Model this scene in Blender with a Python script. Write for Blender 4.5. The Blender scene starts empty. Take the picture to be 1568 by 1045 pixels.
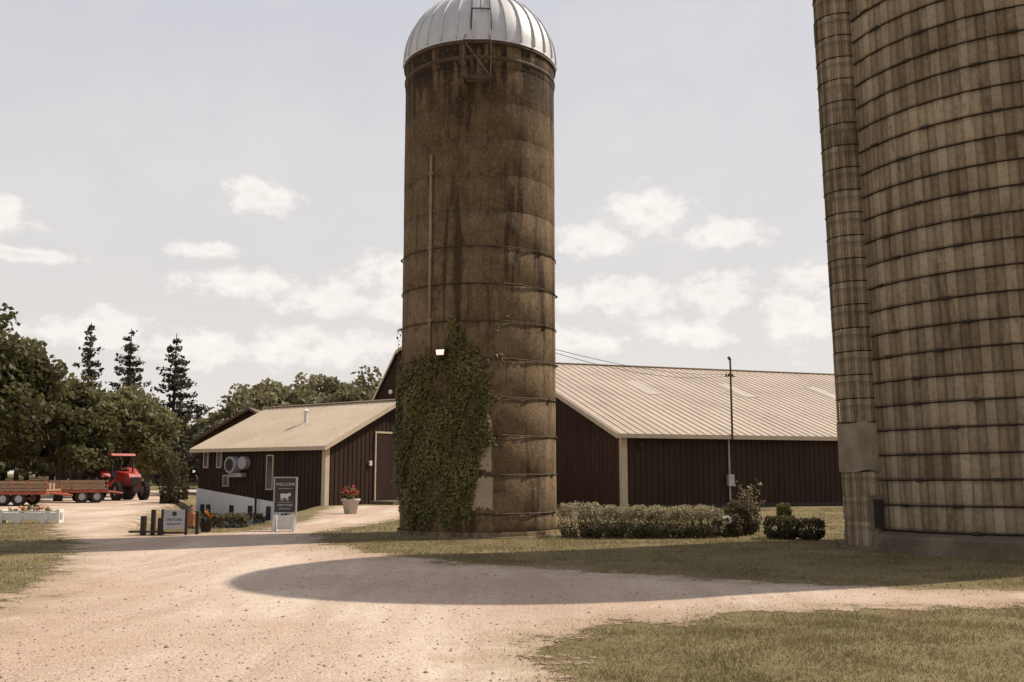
import bpy, math, random
import numpy as np
from mathutils import Vector, Matrix
random.seed(7); rng=np.random.default_rng(7)
R=math.radians
scene=bpy.context.scene
COL=scene.collection

# ------------------------------------------------------------------ helpers
def link(o): COL.objects.link(o); return o
def empty(name,loc=(0,0,0)):
    e=bpy.data.objects.new(name,None); e.empty_display_size=.3; link(e); e.location=loc; return e
def mesh_obj(name,v,f,mat,parent=None,smooth=False,attr=None):
    me=bpy.data.meshes.new(name)
    v=np.asarray(v,dtype=np.float32)
    if isinstance(f,np.ndarray):
        n,k=f.shape
        me.vertices.add(len(v)); me.vertices.foreach_set('co',v.ravel())
        me.loops.add(n*k); me.loops.foreach_set('vertex_index',f.astype(np.int32).ravel())
        me.polygons.add(n)
        me.polygons.foreach_set('loop_start',np.arange(0,n*k,k,dtype=np.int32))
        me.polygons.foreach_set('loop_total',np.full(n,k,dtype=np.int32))
        me.update(calc_edges=True)
    else:
        me.from_pydata([tuple(map(float,p)) for p in v],[],f)
    if attr is not None:
        a=me.attributes.new('tint','FLOAT','POINT' if len(attr)==len(me.vertices) else 'FACE')
        a.data.foreach_set('value',np.asarray(attr,dtype=np.float32))
    if smooth: me.polygons.foreach_set('use_smooth',[True]*len(me.polygons))
    me.update()
    o=bpy.data.objects.new(name,me); link(o)
    if mat: me.materials.append(mat)
    if parent:
        o.parent=parent
        o.matrix_parent_inverse=Matrix.Translation(parent.location).inverted()
    return o

class MB:
    def __init__(s,M=None): s.v=[];s.f=[];s.M=M or Matrix()
    def add(s,vs,fs):
        b=len(s.v)
        s.v+= [s.M@Vector(p) for p in vs]
        s.f+= [tuple(b+i for i in q) for q in fs]
    def box(s,x0,x1,y0,y1,z0,z1):
        s.add([(x0,y0,z0),(x1,y0,z0),(x1,y1,z0),(x0,y1,z0),(x0,y0,z1),(x1,y0,z1),(x1,y1,z1),(x0,y1,z1)],
              [(0,3,2,1),(4,5,6,7),(0,1,5,4),(1,2,6,5),(2,3,7,6),(3,0,4,7)])
    def prism(s,pts,axis,a0,a1):
        n=len(pts)
        def P(p,a): 
            return (a,p[0],p[1]) if axis=='x' else ((p[0],a,p[1]) if axis=='y' else (p[0],p[1],a))
        vs=[P(p,a0) for p in pts]+[P(p,a1) for p in pts]
        fs=[tuple(range(n))[::-1],tuple(range(n,2*n))]+[(i,(i+1)%n,n+(i+1)%n,n+i) for i in range(n)]
        s.add(vs,fs)
    def cyl(s,p0,p1,r0,r1=None,n=12,cap=True):
        if r1 is None:r1=r0
        p0=Vector(p0);p1=Vector(p1);d=(p1-p0).normalized()
        a=d.orthogonal().normalized();b=d.cross(a)
        vs=[];
        for p,r in((p0,r0),(p1,r1)):
            for i in range(n):
                t=2*math.pi*i/n; vs.append(p+(a*math.cos(t)+b*math.sin(t))*r)
        fs=[(i,(i+1)%n,n+(i+1)%n,n+i) for i in range(n)]
        if cap: fs+= [tuple(range(n))[::-1],tuple(range(n,2*n))]
        s.add(vs,fs)
    def lathe(s,prof,c=(0,0,0),n=32,a0=0,a1=2*math.pi):
        full=abs(a1-a0-2*math.pi)<1e-6; m=n if full else n+1
        vs=[];
        for r,z in prof:
            for i in range(m):
                t=a0+(a1-a0)*i/n; vs.append((c[0]+r*math.cos(t),c[1]+r*math.sin(t),c[2]+z))
        fs=[]
        for j in range(len(prof)-1):
            for i in range(n):
                k=(i+1)%m; fs.append((j*m+i,j*m+k,(j+1)*m+k,(j+1)*m+i))
        s.add(vs,fs)
    def obj(s,name,mat,parent=None,smooth=False):
        return mesh_obj(name,[tuple(p) for p in s.v],s.f,mat,parent,smooth)

def frame(o,u):
    u=Vector((u[0],u[1],0)).normalized(); v=Vector((-u.y,u.x,0))
    return Matrix(((u.x,v.x,0,o[0]),(u.y,v.y,0,o[1]),(0,0,1,o[2] if len(o)>2 else 0),(0,0,0,1)))

class NT:
    def __init__(s,tree): s.t=tree; s.n=tree.nodes; s.l=tree.links
    def new(s,typ,**k):
        n=s.n.new(typ)
        for a,b in k.items(): setattr(n,a,b)
        return n
    def put(s,sock,val):
        if isinstance(val,bpy.types.NodeSocket): s.l.new(val,sock)
        else: sock.default_value=val
    def math(s,op,a,b=0.0,c=0.0,clamp=False):
        n=s.new('ShaderNodeMath',operation=op,use_clamp=clamp); s.put(n.inputs[0],a); s.put(n.inputs[1],b)
        if op in('MULTIPLY_ADD','SMOOTH_MIN','SMOOTH_MAX'): s.put(n.inputs[2],c)
        return n.outputs[0]
    def mix(s,f,a,b,mode='MIX'):
        n=s.new('ShaderNodeMix',data_type='RGBA',blend_type=mode)
        s.put(n.inputs[0],f)
        for sk,val in((n.inputs[6],a),(n.inputs[7],b)):
            if isinstance(val,tuple): val=(*val[:3],1)
            s.put(sk,val)
        return n.outputs[2]
    def noise(s,vec,scale,detail=4,rough=.55,dist=0):
        n=s.new('ShaderNodeTexNoise'); n.inputs['Scale'].default_value=scale
        n.inputs['Detail'].default_value=detail; n.inputs['Roughness'].default_value=rough
        n.inputs['Distortion'].default_value=dist
        if vec is not None: s.l.new(vec,n.inputs['Vector'])
        return n.outputs[0]
    def scale(s,vec,sc):
        n=s.new('ShaderNodeMapping'); n.inputs['Scale'].default_value=sc; s.l.new(vec,n.inputs[0]); return n.outputs[0]
    def rng(s,v,a,b,c=0.,d=1.,sm=False):
        n=s.new('ShaderNodeMapRange'); n.clamp=True
        if sm: n.interpolation_type='SMOOTHSTEP'
        s.put(n.inputs[0],v)
        for i,x in enumerate((a,b,c,d)): n.inputs[i+1].default_value=x
        return n.outputs[0]
    def attr(s,name):
        n=s.new('ShaderNodeAttribute'); n.attribute_name=name; return n.outputs['Fac']

def new_mat(name):
    m=bpy.data.materials.new(name); m.use_nodes=True
    nt=NT(m.node_tree); bs=nt.n['Principled BSDF']; out=nt.n['Material Output']
    geo=nt.new('ShaderNodeNewGeometry'); return m,nt,bs,out,geo.outputs['Position']
def bump(nt,bs,h,strength,dist):
    b=nt.new('ShaderNodeBump'); b.inputs['Strength'].default_value=strength; b.inputs['Distance'].default_value=dist
    nt.l.new(h,b.inputs['Height']); nt.l.new(b.outputs[0],bs.inputs['Normal'])
def noisy(name,c1,c2,scale=3,rough=.8,st=(1,1,1),bs_=0.2,metal=0,spec=.3,bd=.02,c3=None):
    m,nt,bs,out,pos=new_mat(name)
    p=nt.scale(pos,st)
    a=nt.noise(p,scale,4); f=nt.rng(a,.35,.65)
    col=nt.mix(f,c1,c2)
    b=nt.noise(pos,scale*9,3)
    col=nt.mix(nt.rng(b,.3,.7,0,.25),col,c3 or tuple(x*.6 for x in c1))
    nt.l.new(col,bs.inputs['Base Color'])
    bs.inputs['Roughness'].default_value=rough; bs.inputs['Metallic'].default_value=metal
    bs.inputs['Specular IOR Level'].default_value=spec
    if bs_: bump(nt,bs,b,bs_,bd)
    return m

# ------------------------------------------------------------------ materials
M_cream=noisy('cream_trim',(.56,.46,.33),(.48,.39,.28),2,.6,bs_=.05)
M_siding=noisy('dark_brown_siding',(.032,.017,.011),(.046,.026,.017),1.2,.65,st=(1,1,.3),bs_=.05,spec=.2)
M_siding_g=noisy('gable_siding',(.056,.026,.015),(.072,.037,.022),1.2,.65,st=(1,1,.3),bs_=.05,spec=.2)
M_roof=noisy('tan_metal_roof',(.42,.33,.245),(.52,.415,.315),.35,.45,st=(1,1,1),bs_=.03,spec=.4)
M_roof2=noisy('cream_metal_roof',(.56,.455,.325),(.64,.53,.39),.5,.5,bs_=.03,spec=.3)
M_brownroof=noisy('brown_shingle_roof',(.12,.08,.055),(.18,.13,.095),3,.9)
M_white=noisy('white_paint',(.72,.69,.64),(.62,.60,.55),2,.6,bs_=.08)
M_block=noisy('white_block_wall',(.80,.78,.75),(.70,.68,.65),2,.8)
M_glass=noisy('dark_glass',(.03,.035,.04),(.05,.05,.055),1,.15,bs_=0,spec=.6)
M_dark=noisy('dark_metal',(.035,.025,.02),(.05,.035,.028),5,.6)
M_rust=noisy('rusty_hoop',(.07,.045,.028),(.12,.08,.05),6,.8)
M_galv=noisy('galvanised_metal',(.45,.45,.46),(.36,.36,.37),3,.45,metal=.3,bs_=.03)
M_conc=noisy('concrete_foundation',(.13,.098,.065),(.22,.175,.12),1.5,.9,bs_=.4)
M_bark=noisy('bark',(.05,.035,.025),(.09,.07,.05),4,.95,st=(1,1,.2),bs_=.6)
M_wood=noisy('weathered_wood',(.26,.17,.10),(.36,.25,.17),4,.85,st=(1,1,4))
M_red=noisy('red_paint',(.45,.035,.02),(.36,.025,.018),3,.4,bs_=.02,spec=.5)
M_orange=noisy('faded_red_paint',(.38,.10,.055),(.28,.065,.038),3,.6)
M_tire=noisy('tyre_rubber',(.022,.02,.018),(.035,.032,.028),8,.9)
M_sign=noisy('sign_black',(.055,.048,.042),(.065,.058,.05),3,.6,bs_=0)
M_pot=noisy('planter_stone',(.50,.45,.38),(.40,.36,.30),5,.8)
M_stone=noisy('pebble',(.30,.21,.155),(.50,.39,.30),14,.9,bs_=0)

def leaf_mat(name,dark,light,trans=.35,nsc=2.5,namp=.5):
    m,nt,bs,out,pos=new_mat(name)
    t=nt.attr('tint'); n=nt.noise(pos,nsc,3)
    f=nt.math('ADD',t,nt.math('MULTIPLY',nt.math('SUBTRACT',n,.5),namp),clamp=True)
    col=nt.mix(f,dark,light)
    nt.l.new(col,bs.inputs['Base Color']); bs.inputs['Roughness'].default_value=.6
    bs.inputs['Specular IOR Level'].default_value=.25
    tr=nt.new('ShaderNodeBsdfTranslucent'); 
    nt.l.new(nt.mix(.35,col,(.24,.20,.06)),tr.inputs[0])
    mx=nt.new('ShaderNodeMixShader'); mx.inputs[0].default_value=trans
    nt.l.new(bs.outputs[0],mx.inputs[1]); nt.l.new(tr.outputs[0],mx.inputs[2]); nt.l.new(mx.outputs[0],out.inputs[0])
    return m
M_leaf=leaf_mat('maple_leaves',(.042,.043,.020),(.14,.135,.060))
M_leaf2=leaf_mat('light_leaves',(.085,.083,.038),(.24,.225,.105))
M_leafd=leaf_mat('distant_leaves',(.125,.117,.065),(.28,.25,.14))  # paler tones paint distance haze into the leaf colour
M_needle=leaf_mat('spruce_needles',(.042,.041,.030),(.10,.094,.062),.15)
M_ivy=leaf_mat('ivy_leaves',(.065,.058,.018),(.22,.19,.062),.25)
M_hedge=leaf_mat('hedge_leaves',(.05,.045,.02),(.50,.43,.28),.3)  # pale end stands in for the sunlit hedge top, painted into leaf colour
M_shrub=leaf_mat('shrub_leaves',(.035,.030,.016),(.12,.10,.05),.2)
M_grassb=leaf_mat('grass_blades',(.105,.088,.036),(.38,.30,.155),.3,.9,1.5)
M_flower=leaf_mat('pink_flowers',(.45,.03,.06),(.75,.18,.15),.2)
M_flowerw=leaf_mat('white_flowers',(.5,.45,.36),(.8,.76,.68),.2)
M_flowero=leaf_mat('orange_flowers',(.45,.10,.02),(.65,.22,.05),.2)

# ground
def ground_mat():
    m,nt,bs,out,pos=new_mat('grass_ground')
    a=nt.noise(pos,.45,5,.65); b=nt.noise(pos,7,4,.7); c=nt.noise(pos,60,2,.7)
    col=nt.mix(nt.rng(a,.38,.62),(.15,.122,.052),(.29,.225,.115))
    col=nt.mix(nt.rng(b,.4,.7,0,.7),col,(.35,.27,.155))
    col=nt.mix(nt.rng(c,.35,.65,.5,0),col,(.07,.055,.025))
    nt.l.new(col,bs.inputs['Base Color']); bs.inputs['Roughness'].default_value=.95
    bs.inputs['Specular IOR Level'].default_value=.1
    bump(nt,bs,nt.math('ADD',b,c),.7,.05); return m
def gravel_mat():
    m,nt,bs,out,pos=new_mat('gravel')
    sd=nt.attr('tint')
    rot=nt.new('ShaderNodeMapping'); rot.inputs['Rotation'].default_value=(0,0,R(-28)); rot.inputs['Scale'].default_value=(1.2,.22,1); nt.l.new(pos,rot.inputs[0])
    a=nt.noise(rot.outputs[0],.6,5,.6,.3); b=nt.noise(pos,4,4,.65); c=nt.noise(pos,45,3,.7); a2=nt.noise(pos,.26,4,.6)
    v=nt.new('ShaderNodeTexVoronoi'); v.inputs['Scale'].default_value=26; nt.l.new(pos,v.inputs['Vector'])
    col=nt.mix(nt.rng(a,.40,.60),(.43,.31,.225),(.63,.51,.40))
    col=nt.mix(nt.rng(a2,.45,.60,0,.6),col,(.42,.265,.185))
    col=nt.mix(nt.rng(b,.48,.75,0,.4),col,(.36,.235,.16))
    col=nt.mix(nt.rng(c,.45,.7,0,.8),col,(.68,.56,.46))
    col=nt.mix(nt.rng(c,.42,.25,0,.6),col,(.27,.185,.135))
    dk=nt.math('MULTIPLY',nt.rng(v.outputs['Color'],.0,.30,.7,0),.6)
    col=nt.mix(dk,col,(.28,.195,.145))
    nn=nt.noise(pos,1.3,5,.7)
    e=nt.math('ADD',sd,nt.math('MULTIPLY',nt.math('SUBTRACT',nn,.5),2.8))
    col=nt.mix(nt.rng(e,.9,.0,0,.65),col,(.29,.215,.125))
    nt.l.new(col,bs.inputs['Base Color']); bs.inputs['Roughness'].default_value=.95
    bs.inputs['Specular IOR Level'].default_value=.15
    h=nt.math('ADD',nt.math('MULTIPLY',v.outputs['Distance'],-.5),nt.math('ADD',c,nt.math('MULTIPLY',b,.8)))
    bump(nt,bs,h,.7,.03)
    n2=nt.noise(pos,14,3,.7)
    e2=nt.math('ADD',e,nt.math('MULTIPLY',nt.math('SUBTRACT',n2,.5),1.1))
    al=nt.rng(e2,-.08,.08)
    tr=nt.new('ShaderNodeBsdfTransparent'); mx=nt.new('ShaderNodeMixShader')
    nt.l.new(al,mx.inputs[0]); nt.l.new(tr.outputs[0],mx.inputs[1]); nt.l.new(bs.outputs[0],mx.inputs[2]); nt.l.new(mx.outputs[0],out.inputs[0])
    return m
def ss(t): t=np.clip(t,0,1); return t*t*(3-2*t)
def H(x,y):
    x=np.asarray(x,float); y=np.asarray(y,float)
    xl=-12.6-(y-33)*.265; xr=-9.7-(y-30)*.09
    basin=-1.35*ss((y-29.0)/5)*(1-ss((y-64)/10))*ss((x-xl)/2.0)*(1-ss((x-xr)/1.9))
    rise=1.25*ss((y-74)/60)
    und=.04*np.sin(x*.7+1)*np.sin(y*.5)*ss((y-6)/6)*0.5
    return basin+rise+und
GP=np.array([(-5.0,-6),(-5.3,8),(-6.3,12.6),(-7.3,15.8),(-8.7,19.7),(-10.6,24.6),(-12,26.5),(-15,33),(-20,41),(-36,46),(-59,48),(-59,57),(-36,61),(-33,72),(-31,85),(-24,95.5),(-17,95.5),(-22.5,80),(-22.5,68),(-19.8,60),(-17.0,50),(-13.8,38),(-11.4,31),(-9.4,25.9),(-7.0,28.2),(-7.2,36),(-9,49.7),(-1.5,53),(-3,40),(-4.1,33),(-5.3,27.5),(-4.2,23),(-2.7,20.3),(-.99,18.3),(1.22,16.6),(3.1,15.5),(5.7,14.5),(7,14),(24.5,9.8),(24.5,8.3),(12,11.0),(6.3,12.3),(3,11.9),(1.24,11.0),(.25,10.0),(.45,8),(1.2,-6)])
def signed(P,x,y):
    ins=np.zeros(x.shape,bool); d=np.full(x.shape,1e9)
    n=len(P)
    for i in range(n):
        x0,y0=P[i]; x1,y1=P[(i+1)%n]
        c=((y0>y)!=(y1>y))&(x<(x1-x0)*(y-y0)/((y1-y0) if y1!=y0 else 1e-9)+x0); ins^=c
        dx,dy=x1-x0,y1-y0; t=np.clip(((x-x0)*dx+(y-y0)*dy)/(dx*dx+dy*dy),0,1)
        d=np.minimum(d,np.hypot(x-x0-t*dx,y-y0-t*dy))
    return np.where(ins,d,-d)
gx=np.arange(-60,25.01,.33); gy=np.arange(-6,96.01,.33)
xs=np.concatenate([[-900,-500,-300,-180,-120,-85,-68],gx,[32,42,60,90,140,220,400,900]])
ys=np.concatenate([[-300,-120,-50,-20,-11],gy,[103,112,124,136,160,200,300,500,900]])
def grid(xs,ys,dz=0):
    X,Y=np.meshgrid(xs,ys); Z=H(X,Y)+dz
    v=np.stack([X.ravel(),Y.ravel(),Z.ravel()],1)
    nx,ny=len(xs),len(ys); i,j=np.meshgrid(np.arange(nx-1),np.arange(ny-1)); a=(j*nx+i).ravel()
    return v,np.stack([a,a+1,a+nx+1,a+nx],1)
v,f=grid(xs,ys); mesh_obj('ground',v,f,ground_mat(),smooth=True)
v,f=grid(gx,gy,.006); sd=signed(GP,v[:,0],v[:,1])
keep=(sd[f].max(1)>-1.5); f=f[keep]
mesh_obj('gravel_road',v,f,gravel_mat(),smooth=True,attr=np.clip(sd,-3,3))

SC=(-.91,27.1); C2=(11.7,22.1); R2=4.0
# grass blades
def blades(x0,x1,y0,y1,n,h,w,thr=-.15):
    x=rng.uniform(x0,x1,n); y=rng.uniform(y0,y1,n)
    s=signed(GP,x,y)+rng.normal(0,.30,n)
    k=(s<thr)&(np.abs(x/np.maximum(y,.1))<.66); x=x[k];y=y[k]; n=len(x)
    cl=np.sin(x*3.1+np.sin(y*2.3)*2)*np.sin(y*2.9+np.sin(x*1.7)*2)
    big=np.sin(x*.9+2*np.sin(y*.55))*np.sin(y*1.3+np.sin(x*.8)*1.5)
    k=rng.random(n)<.55+.35*cl+.25*big; x=x[k];y=y[k];cl=cl[k];n=len(x)
    k=(np.hypot(x-SC[0],y-SC[1])>2.1)&(np.hypot(x-C2[0],y-C2[1])>4.35); x=x[k];y=y[k];cl=cl[k];n=len(x)
    z=H(x,y); t=rng.uniform(0,2*math.pi,n); hh=h*rng.uniform(.4,1.25,n)*(1+.3*cl); ww=w*rng.uniform(.6,1.3,n)
    lx=rng.normal(0,.6,n)*hh; ly=rng.normal(0,.6,n)*hh
    a=np.stack([x-np.cos(t)*ww,y-np.sin(t)*ww,z-.005],1); b=np.stack([x+np.cos(t)*ww,y+np.sin(t)*ww,z-.005],1)
    c=np.stack([x+lx,y+ly,z+hh],1)
    v=np.stack([a,b,c],1).reshape(-1,3); f=np.arange(3*n).reshape(-1,3)
    at=np.repeat(np.clip(rng.beta(2,2,n)*.9+.15*cl,0,1),3)
    return v,f,at
parts=[blades(-.5,9.5,5,13.3,170000,.036,.0055),blades(-17,-4.5,8,33,90000,.045,.009),blades(-6,16,13.5,25,110000,.045,.009),blades(-6,16,25,46,50000,.06,.013),blades(-.5,6,6,14,5000,.032,.005,.6)]
V=[];F=[];A=[];b=0
for v,f,a in parts: V.append(v);F.append(f+b);A.append(a);b+=len(v)
mesh_obj('lawn_grass',np.concatenate(V),np.concatenate(F),M_grassb,attr=np.concatenate(A))

# pebbles
n=9000; y=6+rng.random(n)**1.5*16; x=rng.uniform(-1,1,n)*.62*y
s=signed(GP,x,y); k=s>-.4; x=x[k];y=y[k];n=len(x)
r=rng.gamma(2.2,.0032,n)+.004; z=H(x,y)+.006
oct_=np.array([(1,0,0),(0,1,0),(-1,0,0),(0,-1,0),(0,0,.75),(0,0,-.5)])
of=np.array([(0,1,4),(1,2,4),(2,3,4),(3,0,4),(1,0,5),(2,1,5),(3,2,5),(0,3,5)])
th=rng.uniform(0,6.28,n); jit=rng.uniform(.6,1.3,(n,6,3))
pv=oct_[None]*jit; c,s_=np.cos(th)[:,None],np.sin(th)[:,None]
pv=np.stack([pv[:,:,0]*c-pv[:,:,1]*s_,pv[:,:,0]*s_+pv[:,:,1]*c,pv[:,:,2]],2)*r[:,None,None]+np.stack([x,y,z],1)[:,None]
pf=(of[None]+6*np.arange(n)[:,None,None]).reshape(-1,3)
mesh_obj('gravel_stones',pv.reshape(-1,3),pf,M_stone)

# ------------------------------------------------------------------ leaves
def leafquads(C,size,tint,flat=None):
    n=len(C); a=rng.normal(size=(n,3)); a/=np.linalg.norm(a,axis=1)[:,None]
    b=rng.normal(size=(n,3))
    if flat is not None:
        nn=flat+rng.normal(0,.38,(n,3)); a=np.cross(nn,rng.normal(size=(n,3))); a/=np.linalg.norm(a,axis=1)[:,None]+1e-9; b=np.cross(nn,a)
    else: b=np.cross(a,b)
    b/=np.linalg.norm(b,axis=1)[:,None]+1e-9
    s=(size*rng.uniform(.6,1.3,n))[:,None]
    v=np.stack([C-a*s,C-b*s*.6,C+a*s,C+b*s*.6],1).reshape(-1,3)
    return v,np.arange(4*n).reshape(-1,4),np.repeat(tint,4)
def crown(c,rad,nclump,per,size,cr=.3,lowcut=-.75):
    c=np.array(c);rad=np.array(rad)
    P=[];T=[]
    for i in range(nclump):
        d=rng.normal(size=3); d/=np.linalg.norm(d)
        if d[2]<lowcut: d[2]*=-.5
        q=c+d*rad*rng.uniform(.35,1.0)**.6
        rr=rad.mean()*cr*rng.uniform(.55,1.3)
        m=int(per*rng.uniform(.6,1.3)); e=rng.normal(size=(m,3)); e/=np.linalg.norm(e,axis=1)[:,None]
        pts=q+e*rr*(rng.random((m,1))**.4)*np.array([1,1,.75])
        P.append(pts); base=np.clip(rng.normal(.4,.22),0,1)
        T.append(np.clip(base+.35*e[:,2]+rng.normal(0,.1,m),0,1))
    return np.concatenate(P),np.concatenate(T)
def decid(name,x,y,h,rx,mat,nclump=60,per=130,size=.2,trunk=.28,low=.10):
    z0=float(H(x,y)); e=empty(name,(x,y,z0))
    mb=MB(); hb=h*low+.6
    mb.cyl((x,y,z0-.2),(x+.1,y,z0+hb+h*.15),trunk,trunk*.7,10)
    for i in range(9):
        t=2*math.pi*i/9+random.random(); zz=z0+hb+h*.12*random.random()
        p1=(x+math.cos(t)*rx*.45,y+math.sin(t)*rx*.45,zz+h*random.uniform(.18,.4))
        p2=(x+math.cos(t+.3)*rx*.85,y+math.sin(t+.3)*rx*.85,p1[2]+h*random.uniform(.05,.2))
        mb.cyl((x,y,zz),p1,trunk*.4,trunk*.2,6); mb.cyl(p1,p2,trunk*.2,trunk*.06,5)
    mb.cyl((x+.1,y,z0+hb+h*.15),(x,y,z0+h*.85),trunk*.7,.05,8)
    mb.obj('trunk_and_limbs',M_bark,e,True)
    hc=h*(1-low)/2
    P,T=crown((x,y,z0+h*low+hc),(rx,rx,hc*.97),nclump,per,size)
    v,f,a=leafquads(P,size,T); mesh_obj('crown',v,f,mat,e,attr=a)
decid('maple_tree',-29.0,54,10.7,4.1,M_leaf,105,180,.19)
decid('maple_tree',-26.6,59,7.2,2.9,M_leaf,65,160,.18)
decid('maple_tree',-33,60,8.6,3.8,M_leaf,60,150,.2)
decid('maple_tree',-26.6,69,7.5,3.0,M_leaf2,75,160,.19)
decid('maple_tree',-31.5,72,8.4,3.6,M_leaf2,60,150,.2)
decid('maple_tree',-26.0,92,6.0,2.6,M_leaf2,40,120,.22)
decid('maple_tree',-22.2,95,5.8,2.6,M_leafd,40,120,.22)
def spruce(x,y,h,Rr,d0=.10):
    z0=float(H(x,y)); e=empty('spruce_tree',(x,y,z0)); mb=MB(); mb.cyl((x,y,z0-.2),(x,y,z0+h),.26,.03,8)
    P=[];T=[];z=h*d0
    while z<h-.1:
        fr=z/h; L=Rr*(1-fr)**.8+.12
        nb=8 if fr<.8 else 5
        for i in range(nb):
            if random.random()<.15: continue
            t=random.uniform(0,6.28); l=L*random.uniform(.35,1.2); dr=random.uniform(-.08,.28)
            m=max(8,int(34*l/1.5)); s=rng.random(m)**.75
            wob=rng.normal(0,.13,(m,3))*(1.3-s[:,None]*.7)
            bx=x+math.cos(t)*l*s; by=y+math.sin(t)*l*s; bz=z0+z-dr*l*s+.25*l*s**3
            sag=-np.abs(rng.normal(0,.14,m))
            P.append(np.stack([bx+wob[:,0],by+wob[:,1],bz+wob[:,2]*.5+sag],1)); T.append(np.clip(s*.7+rng.normal(0,.2,m),0,1))
            mb.cyl((x,y,z0+z),(x+math.cos(t)*l*.9,y+math.sin(t)*l*.9,z0+z-dr*l*.9+.2*l),.035,.012,4,False)
        z+=random.uniform(.36,.70)
    mb.obj('trunk_and_branches',M_bark,e)
    P=np.concatenate(P);T=np.concatenate(T); v,f,a=leafquads(P,.17,T); mesh_obj('needles',v,f,M_needle,e,attr=a)
spruce(-36.3,85,14.4,3.5); spruce(-33.2,86,14.0,3.7); spruce(-27.2,80,12.8,4.1)
P=[];T=[]; mb=MB()
def dt(x,y,h,r,nc=26,per=75):
    z0=float(H(x,y)); p,t=crown((x,y,z0+h*.52),(r,r,h*.5),nc,per,.3,.36); P.append(p);T.append(t); mb.cyl((x,y,z0),(x,y,z0+h*.8),.3,.08,6)
for i in range(20):
    az=-16.2+i*.62; y=random.uniform(98,118); hh=[6.4,7.6,9.0][i] if i<3 else random.uniform(9.5,12.6); dt(math.tan(R(az))*y,y,hh,random.uniform(2.8,3.9),36,85)
for i in range(46):
    az=random.uniform(-46,-17) if i<34 else random.uniform(-46,44); y=random.uniform(115,150); dt(math.tan(R(az))*y,y,random.uniform(5.5,9),random.uniform(3.5,5))
for i in range(26):
    az=-36+i*.75+random.uniform(-.3,.3); y=random.uniform(104,112); dt(math.tan(R(az))*y,y,random.uniform(3,4.6),random.uniform(1.8,2.6),16,60)
dtree=empty('distant_trees')
mb.obj('trunks',M_bark,dtree)
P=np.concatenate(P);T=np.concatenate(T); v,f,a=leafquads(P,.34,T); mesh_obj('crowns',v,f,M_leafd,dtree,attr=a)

# ------------------------------------------------------------------ brown concrete silo
def silo_mat():
    m,nt,bs,out,pos=new_mat('stained_concrete')
    t=nt.attr('tint')
    big=nt.noise(nt.scale(pos,(1,1,.6)),1.0,5,.65); st=nt.noise(nt.scale(pos,(1,1,.10)),1.9,5,.62,.3); fine=nt.noise(pos,12,6,.78)
    blot=nt.noise(pos,2.2,6,.72,.5); st2=nt.noise(nt.scale(pos,(1,1,.12)),5,4,.65,.4)
    sep=nt.new('ShaderNodeSeparateXYZ'); nt.l.new(pos,sep.inputs[0]); z=sep.outputs[2]
    col=nt.mix(nt.rng(big,.38,.62),(.125,.080,.043),(.225,.155,.090))
    col=nt.mix(nt.rng(t,0,1,0,.35),col,(.28,.205,.125))
    hi=nt.rng(z,5.5,10)
    col=nt.mix(nt.math('MULTIPLY',hi,.55),col,(.115,.067,.032))
    col=nt.mix(nt.rng(blot,.53,.62,0,.50),col,(.060,.039,.023))
    col=nt.mix(nt.rng(blot,.45,.36,0,.30),col,(.30,.22,.14))
    col=nt.mix(nt.rng(st,.55,.62,0,.80),col,(.040,.026,.016))
    col=nt.mix(nt.rng(st,.43,.36,0,.45),col,(.29,.205,.12))
    col=nt.mix(nt.rng(st2,.58,.66,0,.50),col,(.045,.029,.017))
    md=nt.math('FRACT',nt.math('DIVIDE',nt.math('SUBTRACT',z,.6),.97))
    col=nt.mix(nt.math('MULTIPLY',nt.rng(md,.72,.98),nt.rng(st2,.42,.55,0,.5)),col,(.05,.032,.018))
    dr=nt.noise(nt.scale(pos,(1,1,.12)),4.5,3,.5)
    col=nt.mix(nt.math('MULTIPLY',nt.rng(z,10.7,12.2),nt.rng(dr,.46,.52)),col,(.035,.023,.014))
    col=nt.mix(nt.rng(fine,.5,.70,0,.6),col,(.05,.032,.018))
    col=nt.mix(nt.rng(fine,.45,.30,0,.45),col,(.36,.27,.175))
    nt.l.new(col,bs.inputs['Base Color']); bs.inputs['Roughness'].default_value=.92; bs.inputs['Specular IOR Level'].default_value=.15
    bump(nt,bs,nt.math('ADD',fine,nt.math('MULTIPLY',blot,.7)),.6,.05); return m
SR=2.1; SH=12.95
silo=empty('concrete_silo',(SC[0],SC[1],0))
N=112; rings=[-.3,.15,.6]+[.6+.97*i for i in range(1,13)]+[SH]
V=[];F=[];A=[]
for k in range(len(rings)-1):
    z0,z1=rings[k],rings[k+1]; off=random.uniform(-.006,.006); rr=SR+off+(.06 if k==0 else 0); ph=random.randint(0,7)
    tv=[random.random() for _ in range(20)]
    b=len(V); gd=.014 if z0<8 else .006
    for zz,r_ in((z0,rr-gd),(z0+.02,rr),(z1-.02,rr),(z1,rr-gd)):
        for i in range(N):
            t=2*math.pi*i/N; g=0 if (i+ph)%8 else -.006
            V.append((SC[0]+(r_+g)*math.cos(t),SC[1]+(r_+g)*math.sin(t),zz))
    for j in range(3):
        for i in range(N):
            F.append((b+j*N+i,b+j*N+(i+1)%N,b+(j+1)*N+(i+1)%N,b+(j+1)*N+i)); A.append(tv[((i+ph)//8)%20])
M_silo=silo_mat()
mesh_obj('shell',V,np.array(F),M_silo,silo,attr=A)
mb=MB()
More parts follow.
